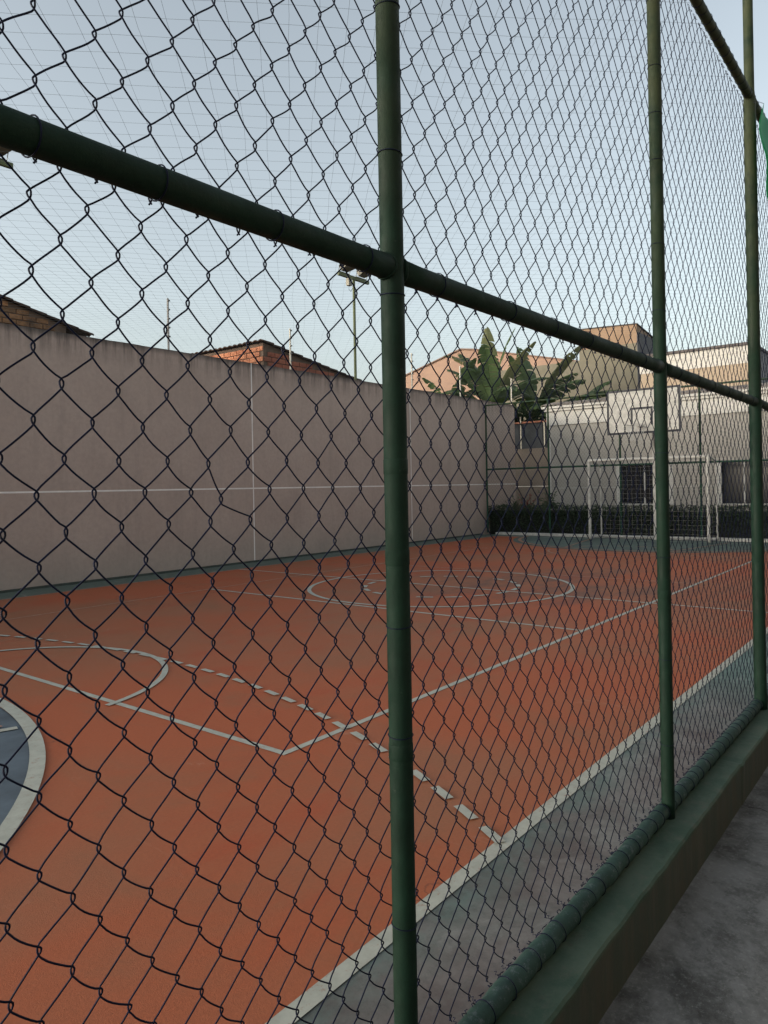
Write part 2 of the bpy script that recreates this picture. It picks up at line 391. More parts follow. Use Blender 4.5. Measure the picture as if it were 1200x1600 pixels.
# ------------------------------------------------------------------ left boundary wall, in panels with pale joints
YW = 11.70; wall = thing('boundary_wall', 'tall pinkish grey rendered wall along the far side of the court, stained along its top', 'wall', (9, YW, 0))
def wpart(mb, name, mat, parent): # geometry given in world coords
    o = mb.build(name, mat, parent); o.matrix_parent_inverse = parent.matrix_world.inverted(); return o
wx = [-6.6, -.91, 4.76, 10.43, 16.10, 22.05]; J = .016
for i in range(5):
    for (z0, z1) in ((-.2, 1.541), (1.569, 4.2)):
        m = MB()
        x0, x1 = wx[i] + J, wx[i + 1] - (J if i < 4 else 0)
        if z1 > 4:   # slightly uneven top edge
            K = 40; V = []; F = []
            for k in range(K + 1):
                x = x0 + (x1 - x0) * k / K; dz = .008 * mn.noise(Vector((x * 2.2, 0, 3))) + .004 * mn.noise(Vector((x * 13, 0, 3)))
                V += [(x, YW, z0), (x, YW, z1 + dz), (x, YW + .16, z1 + dz + .01), (x, YW + .16, z0)]
            for k in range(K):
                for q in range(3): F.append((4 * k + q, 4 * k + q + 1, 4 * k + 5 + q, 4 * k + 4 + q))
            F += [(0, 1, 2, 3), (4 * K + 3, 4 * K + 2, 4 * K + 1, 4 * K)]
            m.add(V, F)
        else: m.box((x0, YW, z0), (x1, YW + .16, z1))
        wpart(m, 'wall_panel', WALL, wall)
m = MB(); m.box((wx[0], YW + .003, 1.541), (wx[-1] - .01, YW + .15, 1.569))
for x in wx[1:-1]:
    m.box((x - J, YW + .004, -.1), (x + J, YW + .15, 1.540)); m.box((x - J, YW + .004, 1.570), (x + J, YW + .15, 4.19))
wpart(m, 'joint_filler', JOINT, wall)
m = MB(); m.box((-6.6, YW - .05, 0), (19.7, YW - .001, .035)); wpart(m, 'wall_skirting', simple('dark_foot_render', (.05, .06, .05), .9), wall)  # thin darker strip along the foot of the wall

# ------------------------------------------------------------------ chain-link generator
def chain_mesh(x0, x1, z0, z1, xa, za, hw, hh, r, sides, jit, detail=True, axis='x', fixed=0.0, d=.0028, dmg=None, seed=0):
    """zigzag wires hooked into each other; returns MB. (u along fence, v up, w across)"""
    mb = MB()
    i0 = math.ceil((x0 - xa) / hw); i1 = math.ceil((x1 - xa) / hw)
    k0 = math.ceil((z0 - za) / hh); k1 = math.floor((z1 - za) / hh)
    def node(c, k):
        u = xa + c * hw; v = za + k * hh
        h = np.random.default_rng(abs(hash((c + 5000, k + 500, seed))) % (2**31)) if jit else None
        if jit:
            a = h.normal(size=2) * jit
            u += a[0] * .8 + .004 * mn.noise(Vector((u * 3, v * 3, seed))); v += a[1] + .005 * mn.noise(Vector((u * 2.5, v * 2.5, seed + 9)))
        if dmg:
            q = math.exp(-((u - dmg[0]) ** 2 + (v - dmg[1]) ** 2) / dmg[2] ** 2)
            u += dmg[3] * q; v += dmg[4] * q
        return u, v
    wob = lambda u, v: (.006 * mn.noise(Vector((u * 2, v * 2, 40 + seed))) if jit else 0)
    for i in range(i0, i1):
        P = []
        for k in range(k1, k0 - 1, -1):
            right = (i + k) % 2 == 0
            c = i + 1 if right else i
            u, v = node(c, k); s = 1 if right else -1
            y = wob(u, v); e = .0030
            ein = (-d if right else d); eo = -ein      # front on the way down-right, behind on the way down-left
            if detail:
                e = e * (.75 + .45 * random.random()); q = .0075 + .0025 * random.random()
                P += [(u - s * .0012, y + ein, v + q), (u + s * e * .75, y + ein * .6, v + q * .5), (u + s * e, y, v), (u + s * e * .75, y + eo * .6, v - q * .5), (u - s * .0012, y + eo, v - q)]
                if k > k0:
                    un, vn = node(i + 1 if (i + k - 1) % 2 == 0 else i, k - 1)
                    sn = -s; q2 = .008
                    A0 = np.array((u - s * .0012, v - q)); A3 = np.array((un - sn * .0012, vn + q2)); D = A3 - A0
                    if not right: c1_, c2_ = (random.uniform(.20, .34), random.uniform(.32, .42)), (random.uniform(.30, .42), random.uniform(.20, .36))
                    else: c1_, c2_ = (random.uniform(.28, .36), random.uniform(.32, .38)), (random.uniform(.26, .36), random.uniform(.30, .40))
                    B1 = A0 + D * np.array(c1_); B2 = A3 - D * np.array(c2_)
                    for t_ in (.2, .4, .6, .8):
                        w_ = (1 - t_) ** 3 * A0 + 3 * (1 - t_) ** 2 * t_ * B1 + 3 * (1 - t_) * t_ ** 2 * B2 + t_ ** 3 * A3
                        P.append((w_[0], y + eo * 1.2, w_[1]))
            else:
                P += [(u + s * .003, y + ein * .5, v + .008), (u + s * .003, y + eo * .5, v - .008)]
        P = np.array(P)
        if axis == 'x': P[:, 1] += fixed; ref = (0, 1, 0)
        else: P = np.stack([P[:, 1] + fixed, P[:, 0], P[:, 2]], 1); ref = (1, 0, 0)
        mb.tube(P, r, sides, ref=ref, cap=False)
    return mb

# ------------------------------------------------------------------ near fence
YF = 1.052; PR_ = .0285
fence = thing('chain_link_fence', 'tall green pipe and chain-link fence running along the kerb in the foreground', 'fence', (1.385, YF, 0))
def fp(mb, name, mat, smooth=True, par=fence): 
    o = mb.build(name, mat, par, smooth); o.matrix_parent_inverse = par.matrix_world.inverted(); return o
posts = [-2.615, -.615, 1.385, 3.372, 5.335] + [5.335 + 2 * k for k in range(1, 8)]
def pipe(a, b_, r, n=20, wob=.0012, seed=0, seg=None):
    a = np.array(a, float); b_ = np.array(b_, float); L = np.linalg.norm(b_ - a); seg = seg or max(8, int(L / .08))
    t = np.linspace(0, 1, seg + 1)[:, None]; P = a + (b_ - a) * t
    rr = np.array([r * (1 + .02 * mn.noise(Vector((k * .31, seed, 0)))) for k in range(seg + 1)])
    return P, rr
for i, x in enumerate(posts):
    top = 6.2 if (i - 4) % 4 == 0 and i >= 4 else 4.10
    if i == 2: top = 4.10
    m = MB(); P, rr = pipe((x, YF, .005), (x, YF, top), PR_, seed=i)
    if top > 5: rr = np.where(P[:, 2] < 4.06, rr * 1.33, rr * 1.08)
    m.tube(P, rr, 24)
    if i >= 1 and i < 6:       # sleeve joints of the pipe lengths
        for zz in ((1.575, 1.36, .90) if i == 2 else (1.70, 1.02)):
            Pz = [(x, YF, zz - .02), (x, YF, zz - .016), (x, YF, zz + .016), (x, YF, zz + .02)]
            m.tube(Pz, [PR_ * .98, PR_ * 1.035, PR_ * 1.035, PR_ * .98], 24, cap=False)
    fp(m, 'post', PIPE)
ZB, ZM, ZT = .050, 2.046, 4.070
for i in range(1, 7):
    for z in (2.046, 4.070):
        for sd_ in (-1, 1):
            rp = .0275 * (1.33 if posts[i] > 5 and i == 4 else 1.0); n = 28; P = []; rr = []
            for k in range(n + 1):
                a = 2 * math.pi * (k % n) / n; cx_ = math.sqrt(max(0, rp ** 2 - (.026 * math.cos(a)) ** 2 * .7))
                P.append((posts[i] + sd_ * (cx_ + .004), YF + .0285 * math.cos(a), z + .0285 * math.sin(a))); rr.append(.0042 * (1 + .45 * mn.noise(Vector((k % n * .8, i, z)))))
            m = MB(); m.tube(P, rr, 7, ref=(1, 0, 0), cap=False); fp(m, 'weld_bead', PIPE)
XE = posts[-1]
for (z, r, mt) in ((ZM, .0275, PIPE), (ZT, .0275, PIPE)):
    for i in range(len(posts) - 1):
        m = MB(); P, rr = pipe((posts[i] + .02, YF, z), (posts[i + 1] - .02, YF, z), r, seed=i + 30)
        # weld fillets flaring into the posts
        rr[0] *= 1.10; rr[-1] *= 1.10
        m.tube(P, rr, 22); fp(m, 'rail', mt)
for i in range(len(posts) - 1):
    m = MB(); a, b_ = posts[i] - .01, posts[i + 1] - .035
    seg = 100; P = np.array([(a + (b_ - a) * k / seg, YF + .012 + .002 * math.sin(k * .7 + i), ZB) for k in range(seg + 1)])
    rr = np.array([.0315 + .0008 * abs(math.sin(math.pi * k / 4.8 + i)) + .0022 * mn.noise(Vector((k * .35, i * 3.3, 0))) for k in range(seg + 1)])
    rr[0] *= .96
    m.tube(P, rr, 22); fp(m, 'base_rail', PIPE_B)
YMESH = YF + .034
dm = (.915, 1.535, .060, -.030, -.016)
for i in range(len(posts) - 1):
    x0, x1 = posts[i], posts[i + 1]; near = x1 < 9.4
    kw = dict(fixed=YMESH, detail=near, sides=5 if x1 < 4 else (4 if near else 3), jit=.0016 if near else .0012, r=.00168)
    fp(chain_mesh(x0, x1, .07, 2.035, .63, 1.58, .0475, .0565, dmg=dm, seed=1, **kw), 'wire_mesh', WIRE)
    fp(chain_mesh(x0, x1, 2.03, 4.06, .50, 2.15, .0490, .0590, seed=2, **kw), 'wire_mesh', WIRE)
# wire ties: one shared loop per pipe size
def tie_mesh(r, tw=.0014, tail=True):
    m = MB(); n = 22; P = []
    for k in range(n + 1):
        a = 2 * math.pi * k / n; P.append((.004 * math.sin(a * .5), (r) * math.cos(a), r * math.sin(a)))
    m.tube(P, tw, 5, ref=(1, 0, 0))
    if not tail: return m
    P = [(0, r - .001, .002), (.004, r + .006, .006), (-.002, r + .011, .002), (.005, r + .015, .008), (.001, r + .019, .004)]
    m.tube(P, tw, 4)
    return m
tie_src = tie_mesh(.0296, tail=False).build('wire_tie', WIRE, None, True)
tie_b = tie_mesh(.0338, .0015).build('wire_tie', WIRE, None, True)
def tie(src, loc, rot):
    Mx = Matrix.Translation(Vector(loc) - Vector((1.385, YF, 0))) @ Matrix.Rotation(rot[2], 4, 'Z') @ Matrix.Rotation(rot[1], 4, 'Y') @ Matrix.Rotation(rot[0], 4, 'X')
    return inst(src, fence, Mx)
for x in [-.3, .05, .30, .52, .735, 1.0, 1.275, 1.57, 1.95, 2.24, 2.53, 2.82, 3.1] + [3.6 + .31 * k for k in range(26)]:
    tie(tie_src, (x, YF, ZM), (random.uniform(-.6, .6), 0, random.uniform(-.12, .12)))
for i, x in enumerate(posts[1:7]):
    zs = ([2.67, 2.32, 1.985, 1.20, .94, .49, .2, 3.1, 3.6] if i == 1 else [3.7, 3.4, 3.19, 2.98, 2.6, 2.3, 1.66, 1.19, .73, .35] if i == 2 else [.3 + .36 * k + random.uniform(-.05, .05) for k in range(10)])
    for z in ([] if (i + 1 - 4) % 4 == 0 else zs): tie(tie_src, (x, YF, z), (random.uniform(-1, 1), R(90) + random.uniform(-.1, .1), 0))
x = .35
while x < 9.3:
    tie(tie_b, (x, YF + .012, ZB), (random.uniform(-.3, .9), 0, random.uniform(-.25, .25))); x += .098 + random.uniform(-.03, .03)
x = 1.2
while x < 8.0:
    tie(tie_src, (x, YF, ZT), (random.uniform(-.8, .2), 0, random.uniform(-.3, .3))); x += .097 + random.uniform(-.015, .015)
bpy.data.objects.remove(tie_src); bpy.data.objects.remove(tie_b)
# frayed wire ends along the top and base rails
m = MB()
for (zc, n, xe) in ((ZT - .035, 150, 8), (ZB + .036, 150, 8)):
    for k in range(n):
        x = .6 + (xe - .6) * k / n + random.uniform(-.01, .01); P = []
        a0 = random.uniform(0, 6); L = random.uniform(.012, .03)
        for q in range(6):
            P.append((x + L * (q / 5 - .5) + .003 * math.sin(a0 + q * 2), YMESH - .004 + .004 * math.cos(a0 + q * 2.2), zc + .004 * math.sin(a0 * 2 + q * 1.9)))
        m.tube(P, .0014, 4, cap=False)
o = fp(m, 'twisted_wire_end', WIRE); o['kind'] = 'stuff'

# ------------------------------------------------------------------ added wing out of view, built to shade the walkway and fence
nb = thing('added_shade_wing', 'plain rendered wing added out of view to shade the walkway and fence', 'building', (5, -2.4, -.2))
wy_ = -2.4; NBW = m_facade('greyish_beige_render', (.30, .27, .23), (.36, .32, .28))
m = MB(); ops = [(x, x + 1.3) for x in (-6, -2, 2, 6, 10, 14, 18)]
for fl in (0, 2.8):
    z0, za, zb, z1 = -.2 + fl, .9 + fl, 2.1 + fl, 2.6 + fl
    m.box((-8, wy_ - .2, z0), (22, wy_, za)); m.box((-8, wy_ - .2, zb), (22, wy_, z1)); xc = -8
    for (a, b_) in ops: m.box((xc, wy_ - .2, za), (a, wy_, zb)); xc = b_
    m.box((xc, wy_ - .2, za), (22, wy_, zb))
m.box((-8, -9, 5.41), (22, wy_ + .15, 5.6)); m.box((-8, -9, -.2), (-7.8, wy_ - .201, 5.4)); m.box((21.8, -9, -.2), (22, wy_ - .201, 5.4))
fp(m, 'wall', NBW, False, nb)
for fl in (0, 2.8):
    for (a, b_) in ops:
        m = MB(); mid = (a + b_) / 2
        for q in ((a, .9, a + .05, 2.1), (b_ - .05, .9, b_, 2.1), (a + .05, .9, b_ - .05, .95), (a + .05, 2.05, b_ - .05, 2.1), (mid - .025, .95, mid + .025, 2.05)):
            m.box((q[0], wy_ - .12, q[1] + fl), (q[2], wy_ - .04, q[3] + fl))
        wn = fp(m, 'window', METWHITE, False, nb); m = MB(); m.box((a + .05, wy_ - .10, .95 + fl), (b_ - .05, wy_ - .09, 2.05 + fl)); o = m.build('pane', GLASS, wn)

# ------------------------------------------------------------------ green cloth beyond the third post
m = MB(); nu, nv = 22, 16
A, B_, Cc, Dd = np.array((5.13, 3.90)), np.array((6.5, 4.2)), np.array((6.6, 3.35)), np.array((5.45, 3.15))
V = []
for i in range(nu + 1):
    for j in range(nv + 1):
        s_, t_ = i / nu, j / nv
        p = (A * (1 - s_) + B_ * s_) * (1 - t_) + (Dd * (1 - s_) + Cc * s_) * t_
        if s_ == 0: p = p + np.array((-.05 * math.sin(t_ * 3.0) ** 2 * (1 - t_) * 1.4, 0))
        V.append((p[0], .93 + .03 * math.sin(s_ * 9 + t_ * 4) + .02 * math.sin(t_ * 11 + s_ * 3) - .10 * t_ * s_, p[1] - .05 * math.sin(s_ * math.pi)))
F = [(i * (nv + 1) + j, (i + 1) * (nv + 1) + j, (i + 1) * (nv + 1) + j + 1, i * (nv + 1) + j + 1) for i in range(nu) for j in range(nv)]
m.add(V, F)
cl = thing('green_cloth', 'bright green cloth tied up beside the farthest of the three big fence posts', 'cloth', (5.2, .93, 3.9))
o = m.build('fabric', m_leaf('bright_green_fabric', (.03, .42, .20), (.04, .48, .23), .5), cl, True); o.matrix_parent_inverse = cl.matrix_world.inverted()
sol = o.modifiers.new('thick', 'SOLIDIFY'); sol.thickness = .002
m = MB(); m.tube([(5.335, YF, 4.02), (5.27, .99, 3.99), (5.13, .93, 3.90)], .0015, 5); o = m.build('tie_cord', DARK, cl); o.matrix_parent_inverse = cl.matrix_world.inverted()

# ------------------------------------------------------------------ overhead net (diamond mesh, sagging)
def netz(x, y):
    u = (y - YF) / (YW - YF); v = ((x - 1.4) % 8.0) / 8.0
    return 4.06 + .13 * u - .16 * math.sin(math.pi * min(max(u, 0), 1)) * (.55 + .45 * math.sin(math.pi * v)) + .03 * mn.noise(Vector((x * .9, y * .9, 0)))
m = MB(); X0, X1, Y0, Y1 = -2.6, 19.9, YF, YW; cs = .158 * math.sqrt(2)
for sgn in (1, -1):
    c = (X0 - Y1 if sgn == 1 else X0 + Y0)
    cend = (X1 - Y0 if sgn == 1 else X1 + Y1)
    while c < cend:
        # x = c + sgn*y
        P = []
        for y in np.linspace(Y0, Y1, 64):
            x = c + sgn * y
            if X0 <= x <= X1:
                wv = .012 * mn.noise(Vector((x * 2, y * 2, 7 * sgn)))
                P.append((x + wv, y - wv * sgn, netz(x, y)))
        if len(P) > 2: m.tube(P, .00085, 3, cap=False)
        c += cs
net = tag(m.build('overhead_net', NETM), 'fine grey diamond net stretched like a ceiling above the whole court', 'net')

# ------------------------------------------------------------------ far end fence
XF = 19.98
ff = thing('chain_link_fence', 'thin green chain-link fence across the far end of the court behind the goal', 'fence', (XF, 6.3, 0))
ypost = [1.15, 3.2, 5.25, 7.36, 9.5, 11.6]
for y in ypost:
    m = MB(); P, rr = pipe((XF, y, .05), (XF, y, 4.03), .028); m.tube(P, rr, 12); fp(m, 'post', PIPE_FAR, par=ff)
for z in (2.02, 4.02):
    m = MB(); P, rr = pipe((XF, 1.13, z), (XF, 11.62, z), .026); m.tube(P, rr, 12); fp(m, 'rail', PIPE_FAR, par=ff)
for i in range(5):
    for (z0, z1) in ((.08, 2.0), (2.03, 4.0)):
        fp(chain_mesh(ypost[i], ypost[i + 1], z0, z1, 0, z0, .048, .0565, .0013, 3, .001, detail=False, axis='y', fixed=XF + .03, seed=3), 'wire_mesh', WIRE_FAR, par=ff)
m = MB(); m.box((19.742, 1.2, 0), (20.08, 11.2, .075)); o = m.build('kerb', METWHITE, None); bevel(o, .012); tag(o, kind='structure')

# ------------------------------------------------------------------ goal
GX, G0, G1, GH, GD = 18.85, 4.79, 7.80, 2.13, .80
goal = thing('futsal_goal', 'white painted pipe goal with a net at the far end of the court', 'goal', (GX, (G0 + G1) / 2, .03))
gz = .03
for y in (G0, G1):
    m = MB(); m.tube(*pipe((GX, y, gz), (GX, y, GH + .04), .040), 14); fp(m, 'goal_post', METWHITE, par=goal)
    m = MB(); m.tube(*pipe((GX + GD, y, gz), (GX + GD, y, GH - .15), .022), 10); fp(m, 'back_post', METWHITE, par=goal)
    m = MB(); m.tube([(GX, y, GH), (GX + GD * .5, y, GH - .03), (GX + GD, y, GH - .16)], .020, 10); fp(m, 'top_stay', METWHITE, par=goal)
    m = MB(); m.tube(*pipe((GX, y, gz + .03), (GX + GD, y, gz + .03), .020), 10); fp(m, 'ground_stay', METWHITE, par=goal)
m = MB(); m.tube(*pipe((GX, G0, GH), (GX, G1, GH), .040), 14); fp(m, 'crossbar', METWHITE, par=goal)
m = MB(); m.tube(*pipe((GX + GD, G0, gz + .03), (GX + GD, G1, gz + .03), .020), 10); fp(m, 'ground_bar', METWHITE, par=goal)
m = MB(); cell = .12
ysn = np.arange(G0, G1 + .01, cell)
for y in ysn:
    P = [(GX + .02, y, GH)] + [(GX + GD * t, y + .02 * mn.noise(Vector((y, t * 3, 1))), GH - .16 * t ** 1.3 - .05 * math.sin(math.pi * t)) for t in (.3, .6, .9)]
    for z in np.linspace(GH - .2, gz + .03, 16): P.append((GX + GD + .06 * math.sin(math.pi * z / GH) * (1 + .3 * mn.noise(Vector((y * 2, z * 2, 4)))), y + .025 * mn.noise(Vector((y * 2, z * 2, 2))), z))
    m.tube(P, .0022, 3, cap=False)
for z in np.arange(.15, GH - .1, cell):
    P = [(GX + .02, G0, z)] + [(GX + GD * .5, G0 - .02, z)] + [(GX + GD + .06 * math.sin(math.pi * z / GH), y, z + .03 * mn.noise(Vector((y * 2, z * 3, 3)))) for y in np.linspace(G0, G1, 22)] + [(GX + GD * .5, G1 + .02, z), (GX + .02, G1, z)]
    m.tube(P, .0022, 3, cap=False, ref=(0, 0, 1))
fp(m, 'goal_net', simple('pale_net_cord', (.34, .32, .29), .9), par=goal)

# ------------------------------------------------------------------ basketball hoop
BX, B0, B1, BZ0, BZ1 = 18.55, 5.31, 7.16, 2.76, 3.90
hoop = thing('basketball_hoop', 'basketball backboard with black border on a pale post behind the goal', 'basketball hoop', (19.78, 6.2, 0))
m = MB(); m.box((19.70, 6.07, 0), (19.735, 6.33, .01)); m.box((19.48, 6.10, .012), (19.70, 6.32, 3.35)); bevel(fp(m, 'pole', METWHITE, False, hoop), .01)
m = MB(); m.box((BX, B0, BZ0), (BX + .03, B1, BZ1)); fp(m, 'backboard', METWHITE, False, hoop)
m = MB(); t = .055; e = .004
for (a, b_) in (((B0, BZ0), (B1, BZ0 + t)), ((B0, BZ1 - t), (B1, BZ1)), ((B0, BZ0 + t), (B0 + t, BZ1 - t)), ((B1 - t, BZ0 + t), (B1, BZ1 - t))):
    m.box((BX - e, a[0], a[1]), (BX - .0005, b_[0], b_[1]))
fp(m, 'border_stripe', DARK, False, hoop)
m = MB(); cy_ = (B0 + B1) / 2 + .03; q0, q1, z0, z1 = cy_ - .28, cy_ + .28, 2.97, 3.43
m.box((BX - e, q0, z1 - t), (BX - .0005, q1, z1)); m.box((BX - e, q0, z0), (BX - .0005, q0 + t, z1 - t - .001)); m.box((BX - e, q1 - t, z0), (BX - .0005, q1, z1 - t - .001))
fp(m, 'target_square', DARK, False, hoop)
m = MB()
for s in (-.30, .30):
    m.tube([(BX + .03, cy_ + s, BZ0 + .30), (19.50, cy_ + s * .3, 3.02)], .028, 8)
    m.tube([(BX + .03, cy_ + s, BZ1 - .25), (19.50, cy_ + s * .3, 3.30)], .028, 8)
fp(m, 'support_arm', METWHITE, True, hoop)
m = MB(); m.tube([(BX + .05, cy_ - .28, BZ0 + .05), (19.50, 6.2, 2.05)], .035, 8); fp(m, 'brace', simple('grey_brace_paint', (.14, .13, .13), .6), True, hoop)
m = MB(); RR = .225; P = [(BX - .15 - RR + RR * math.cos(a), cy_ + .02 + RR * math.sin(a), 2.96) for a in np.linspace(0, 2 * math.pi, 33)]
m.tube(P, .009, 8, ref=(0, 0, 1)); m.box((BX - .16, cy_ - .05, 2.93), (BX - .005, cy_ + .09, 2.965)); fp(m, 'rim', METWHITE, True, hoop)
m = MB()
for k in range(12):
    a = 2 * math.pi * k / 12
    for s in (1, -1):
        m.tube([(BX - .15 - RR + (RR * (1 - .4 * t_)) * math.cos(a + s * t_ * 1.0), cy_ + .02 + (RR * (1 - .4 * t_)) * math.sin(a + s * t_), 2.95 - .38 * t_) for t_ in np.linspace(0, 1, 6)], .003, 3, cap=False)
fp(m, 'hoop_net', simple('white_net_cord', (.5, .5, .48), .9), par=hoop)

# ------------------------------------------------------------------ leaves in bulk
def leafcloud(pts, size, seed=0, asp=.45, flat=.0):
    r_ = np.random.default_rng(seed); m = MB(); N = len(pts)
    a = r_.normal(size=(N, 3)); a[:, 2] = a[:, 2] * .6 + .25; a /= np.linalg.norm(a, axis=1)[:, None]
    b = r_.normal(size=(N, 3)); b -= (b * a).sum(1)[:, None] * a; b /= np.linalg.norm(b, axis=1)[:, None]
    s = size * r_.uniform(.6, 1.4, N)[:, None]; n = np.cross(a, b)
    V = np.stack([pts - a * s * .5, pts + b * s * asp * .5 + n * s * .08, pts + a * s * .5, pts - b * s * asp * .5 + n * s * .08], 1).reshape(-1, 3)
    Q = np.arange(N * 4).reshape(-1, 4); m.addq(V, Q); return m
HED = m_leaf('dark_hedge_leaf', (.022, .038, .019), (.042, .070, .030), .15)
n_ = 26000; px = rng.uniform(20.15, 21.05, n_); py = rng.uniform(-2.0, 11.75, n_); pz = np.empty(n_)
for k in range(n_):
    h = .88 + .05 * mn.noise(Vector((px[k] * 2, py[k] * 2, 0))) + .05 * mn.noise(Vector((px[k] * 7, py[k] * 7, 0)))
    if py[k] > 9.2: h += .10 * max(0, mn.noise(Vector((py[k] * 3, 0, 5)))) * 2
    pz[k] = h * (rng.random() ** .45)
    if rng.random() < .55: px[k] = 20.15 + .12 * rng.random()
hedge = thing('hedge', 'dark clipped hedge behind the far fence in front of the clubhouse', 'hedge', (20.6, 5, 0))
fp(leafcloud(np.stack([px, py, pz], 1), .06, 1), 'foliage', HED, False, hedge)
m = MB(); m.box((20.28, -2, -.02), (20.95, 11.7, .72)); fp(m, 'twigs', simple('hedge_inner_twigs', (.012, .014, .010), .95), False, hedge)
# taller planting with red leaves by the corner
def shrub(x, y, h, col, label, seed, n=260, rad=.3, size=.12, grp=None):
    t_ = thing('shrub', label, 'shrub', (x, y, 0), grp); r_ = np.random.default_rng(seed)
    p = r_.normal(size=(n, 3)) * np.array([rad * .5, rad * .5, .16]) + np.array([x, y, h - .22])
    p[:, 2] += r_.uniform(-.3, .1, n)
    fp(leafcloud(p, size, seed, .28), 'foliage', col, False, t_)
    m = MB()
    for k in range(5): m.tube([(x, y, 0), (x + r_.normal() * .05, y + r_.normal() * .05, h * .5), (x + r_.normal() * .15, y + r_.normal() * .15, h)], .008, 5)
    fp(m, 'stem', simple('shrub_stem', (.05, .04, .03), .9), True, t_)
RED = m_leaf('red_cordyline_leaf', (.22, .035, .03), (.12, .03, .025), .2); GRN = m_leaf('green_shrub_leaf', (.03, .06, .025), (.06, .10, .04), .2)
shrub(21.3, 10.9, 1.10, RED, 'low shrub with dull red leaves poking above the hedge near the corner', 5, 120)
shrub(21.35, 10.2, 1.22, GRN, 'green leafy shrub rising above the hedge left of the clubhouse corner', 6, 200)
shrub(21.3, 11.35, 1.02, GRN, 'small green shrub above the hedge end beside the tall wall', 8, 160)

# ------------------------------------------------------------------ clubhouse
CW = m_facade('pale_grey_beige_render', (.36, .335, .30), (.41, .385, .35)); CWH = m_facade('off_white_trim', (.55, .53, .495), (.61, .59, .55))
BEI = m_facade('tan_render', (.37, .29, .215), (.42, .335, .25))
RT = m_brick('weathered_roof_tile', (.34, .29, .25), (.42, .36, .31), (.12, .10, .09), .6)
CX = 23.0; club = thing('clubhouse', 'pale single-storey clubhouse facade with white cornice behind the far fence and hedge', 'building', (CX, 7, 0))
wins = [(6.85, 8.60), (4.12, 5.60), (.6, 2.1)]; zw0, zw1 = .86, 2.12
def cb(a, b_, name, mat, bev=0):
    m = MB(); m.box(a, b_); o = fp(m, name, mat, False, club)
    if bev: bevel(o, bev)
    return o
YC0, YC1 = -3.0, 10.95
# wall with window openings: lower strip, upper strips, piers
m = MB(); m.box((CX, YC0, -.2), (CX + .2, YC1, zw0)); m.box((CX, YC0, zw1), (CX + .2, YC1, 3.55))
ycur = YC0
for (a, b_) in sorted(wins): m.box((CX, ycur, zw0), (CX + .2, a, zw1)); ycur = b_
m.box((CX, ycur, zw0), (CX + .2, YC1, zw1))
m.box((CX + .2, YC1 - .2, -.2), (CX + 3.8, YC1, 3.55)); m.box((CX + 3.8, YC0, -.2), (CX + 4, YC1, 3.55))
fp(m, 'wall', CW, False, club)
ends = [YC0] + [v for w_ in sorted(wins) for v in (w_[0] - .04, w_[1] + .04)] + [YC1 - .11]
for q in range(0, len(ends), 2): cb((CX - .006, ends[q], 1.378), (CX - .001, ends[q + 1], 1.392), 'joint_line', CWH)
cb((CX - .012, YC1 - .10, -.2), (CX - .0015, YC1 + .012, 3.5), 'corner_trim', CWH)
cb((CX - .03, YC0, 3.552), (CX + 3.98, YC1 + .03, 3.97), 'parapet', CWH)
cb((CX - .045, YC0, 3.50), (CX - .003, YC1 + .045, 3.548), 'band_moulding', CWH, .008)
cb((CX - .10, YC0, 3.972), (CX + 3.9, YC1 + .10, 4.06), 'cornice', CWH, .015)
cb((CX - .16, YC0, 4.062), (CX + 3.9, YC1 + .16, 4.14), 'cornice', CWH, .015)
for k, (a, b_) in enumerate(wins):
    fr = MB(); t = .05; jam = .13
    fr.box((CX - .02, b_ - jam, zw0), (CX + .12, b_, zw1)); fr.box((CX - .02, a, zw0), (CX + .12, a + (.04 if k else jam), zw1))
    fr.box((CX - .02, a + .13, zw1 - .035), (CX + .12, b_ - jam, zw1)); mid = (a + b_) / 2
    fr.box((CX + .03, mid - .02, zw0), (CX + .11, mid + .02, zw1 - .035))
    win = fp(fr, 'window', CWH, False, club)
    pn = MB(); pn.box((CX + .06, a + .05, zw0), (CX + .07, mid - .025, zw1 - .04)); pn.box((CX + .08, mid + .025, zw0), (CX + .09, b_ - jam, zw1 - .04))
    o = pn.build('pane', GLASS, win)
    sl_ = MB(); sl_.box((CX - .06, a - .03, zw0 - .045), (CX + .1, b_ + .03, zw0 - .001)); sl_.build('sill', METWHITE, win)
    cu = MB(); cu.box((CX + .15, a, zw0), (CX + .16, b_, zw1)); cu.build('curtain', simple('dark_curtain', (.03, .032, .035), .9), win)
# roof tiles along the cornice edge: barrel tiles, each its own piece
tm = MB(); n = 8
pr = [(.075 * math.cos(math.pi * k / n), .055 * math.sin(math.pi * k / n)) for k in range(n + 1)]
V = [(0, y, z) for y, z in pr] + [(.5, y, z + .12) for y, z in pr] + [(0, y * .8, z * .8) for y, z in pr]
F = [(k, k + 1, n + 2 + k, n + 1 + k) for k in range(n)] + [(k, 2 * n + 2 + k, 2 * n + 3 + k, k + 1) for k in range(n)]
tm.add(V, F); tsrc = tm.build('roof_tile', RT, None)
y = YC1 + .08; k = 0
while y > 1.0 and k < 90:
    c = inst(tsrc, club, Matrix.Translation(Vector((CX - .18, y, 4.145)) - Vector((CX, 7, 0))) @ Matrix.Rotation(random.uniform(-.02, .02), 4, 'Z')); y -= .158; k += 1
bpy.data.objects.remove(tsrc)
m = MB(); m.add([(CX + .1, YC0, 4.15), (CX + .1, YC1, 4.15), (CX + 3.9, YC1, 4.75), (CX + 3.9, YC0, 4.75)], [(0, 3, 2, 1)])
m.add([(CX + .1, YC1, 4.15), (CX + 3.9, YC1, 4.75), (CX + 3.9, YC1, 4.15)], [(0, 1, 2)]); fp(m, 'roof', RT, False, club)

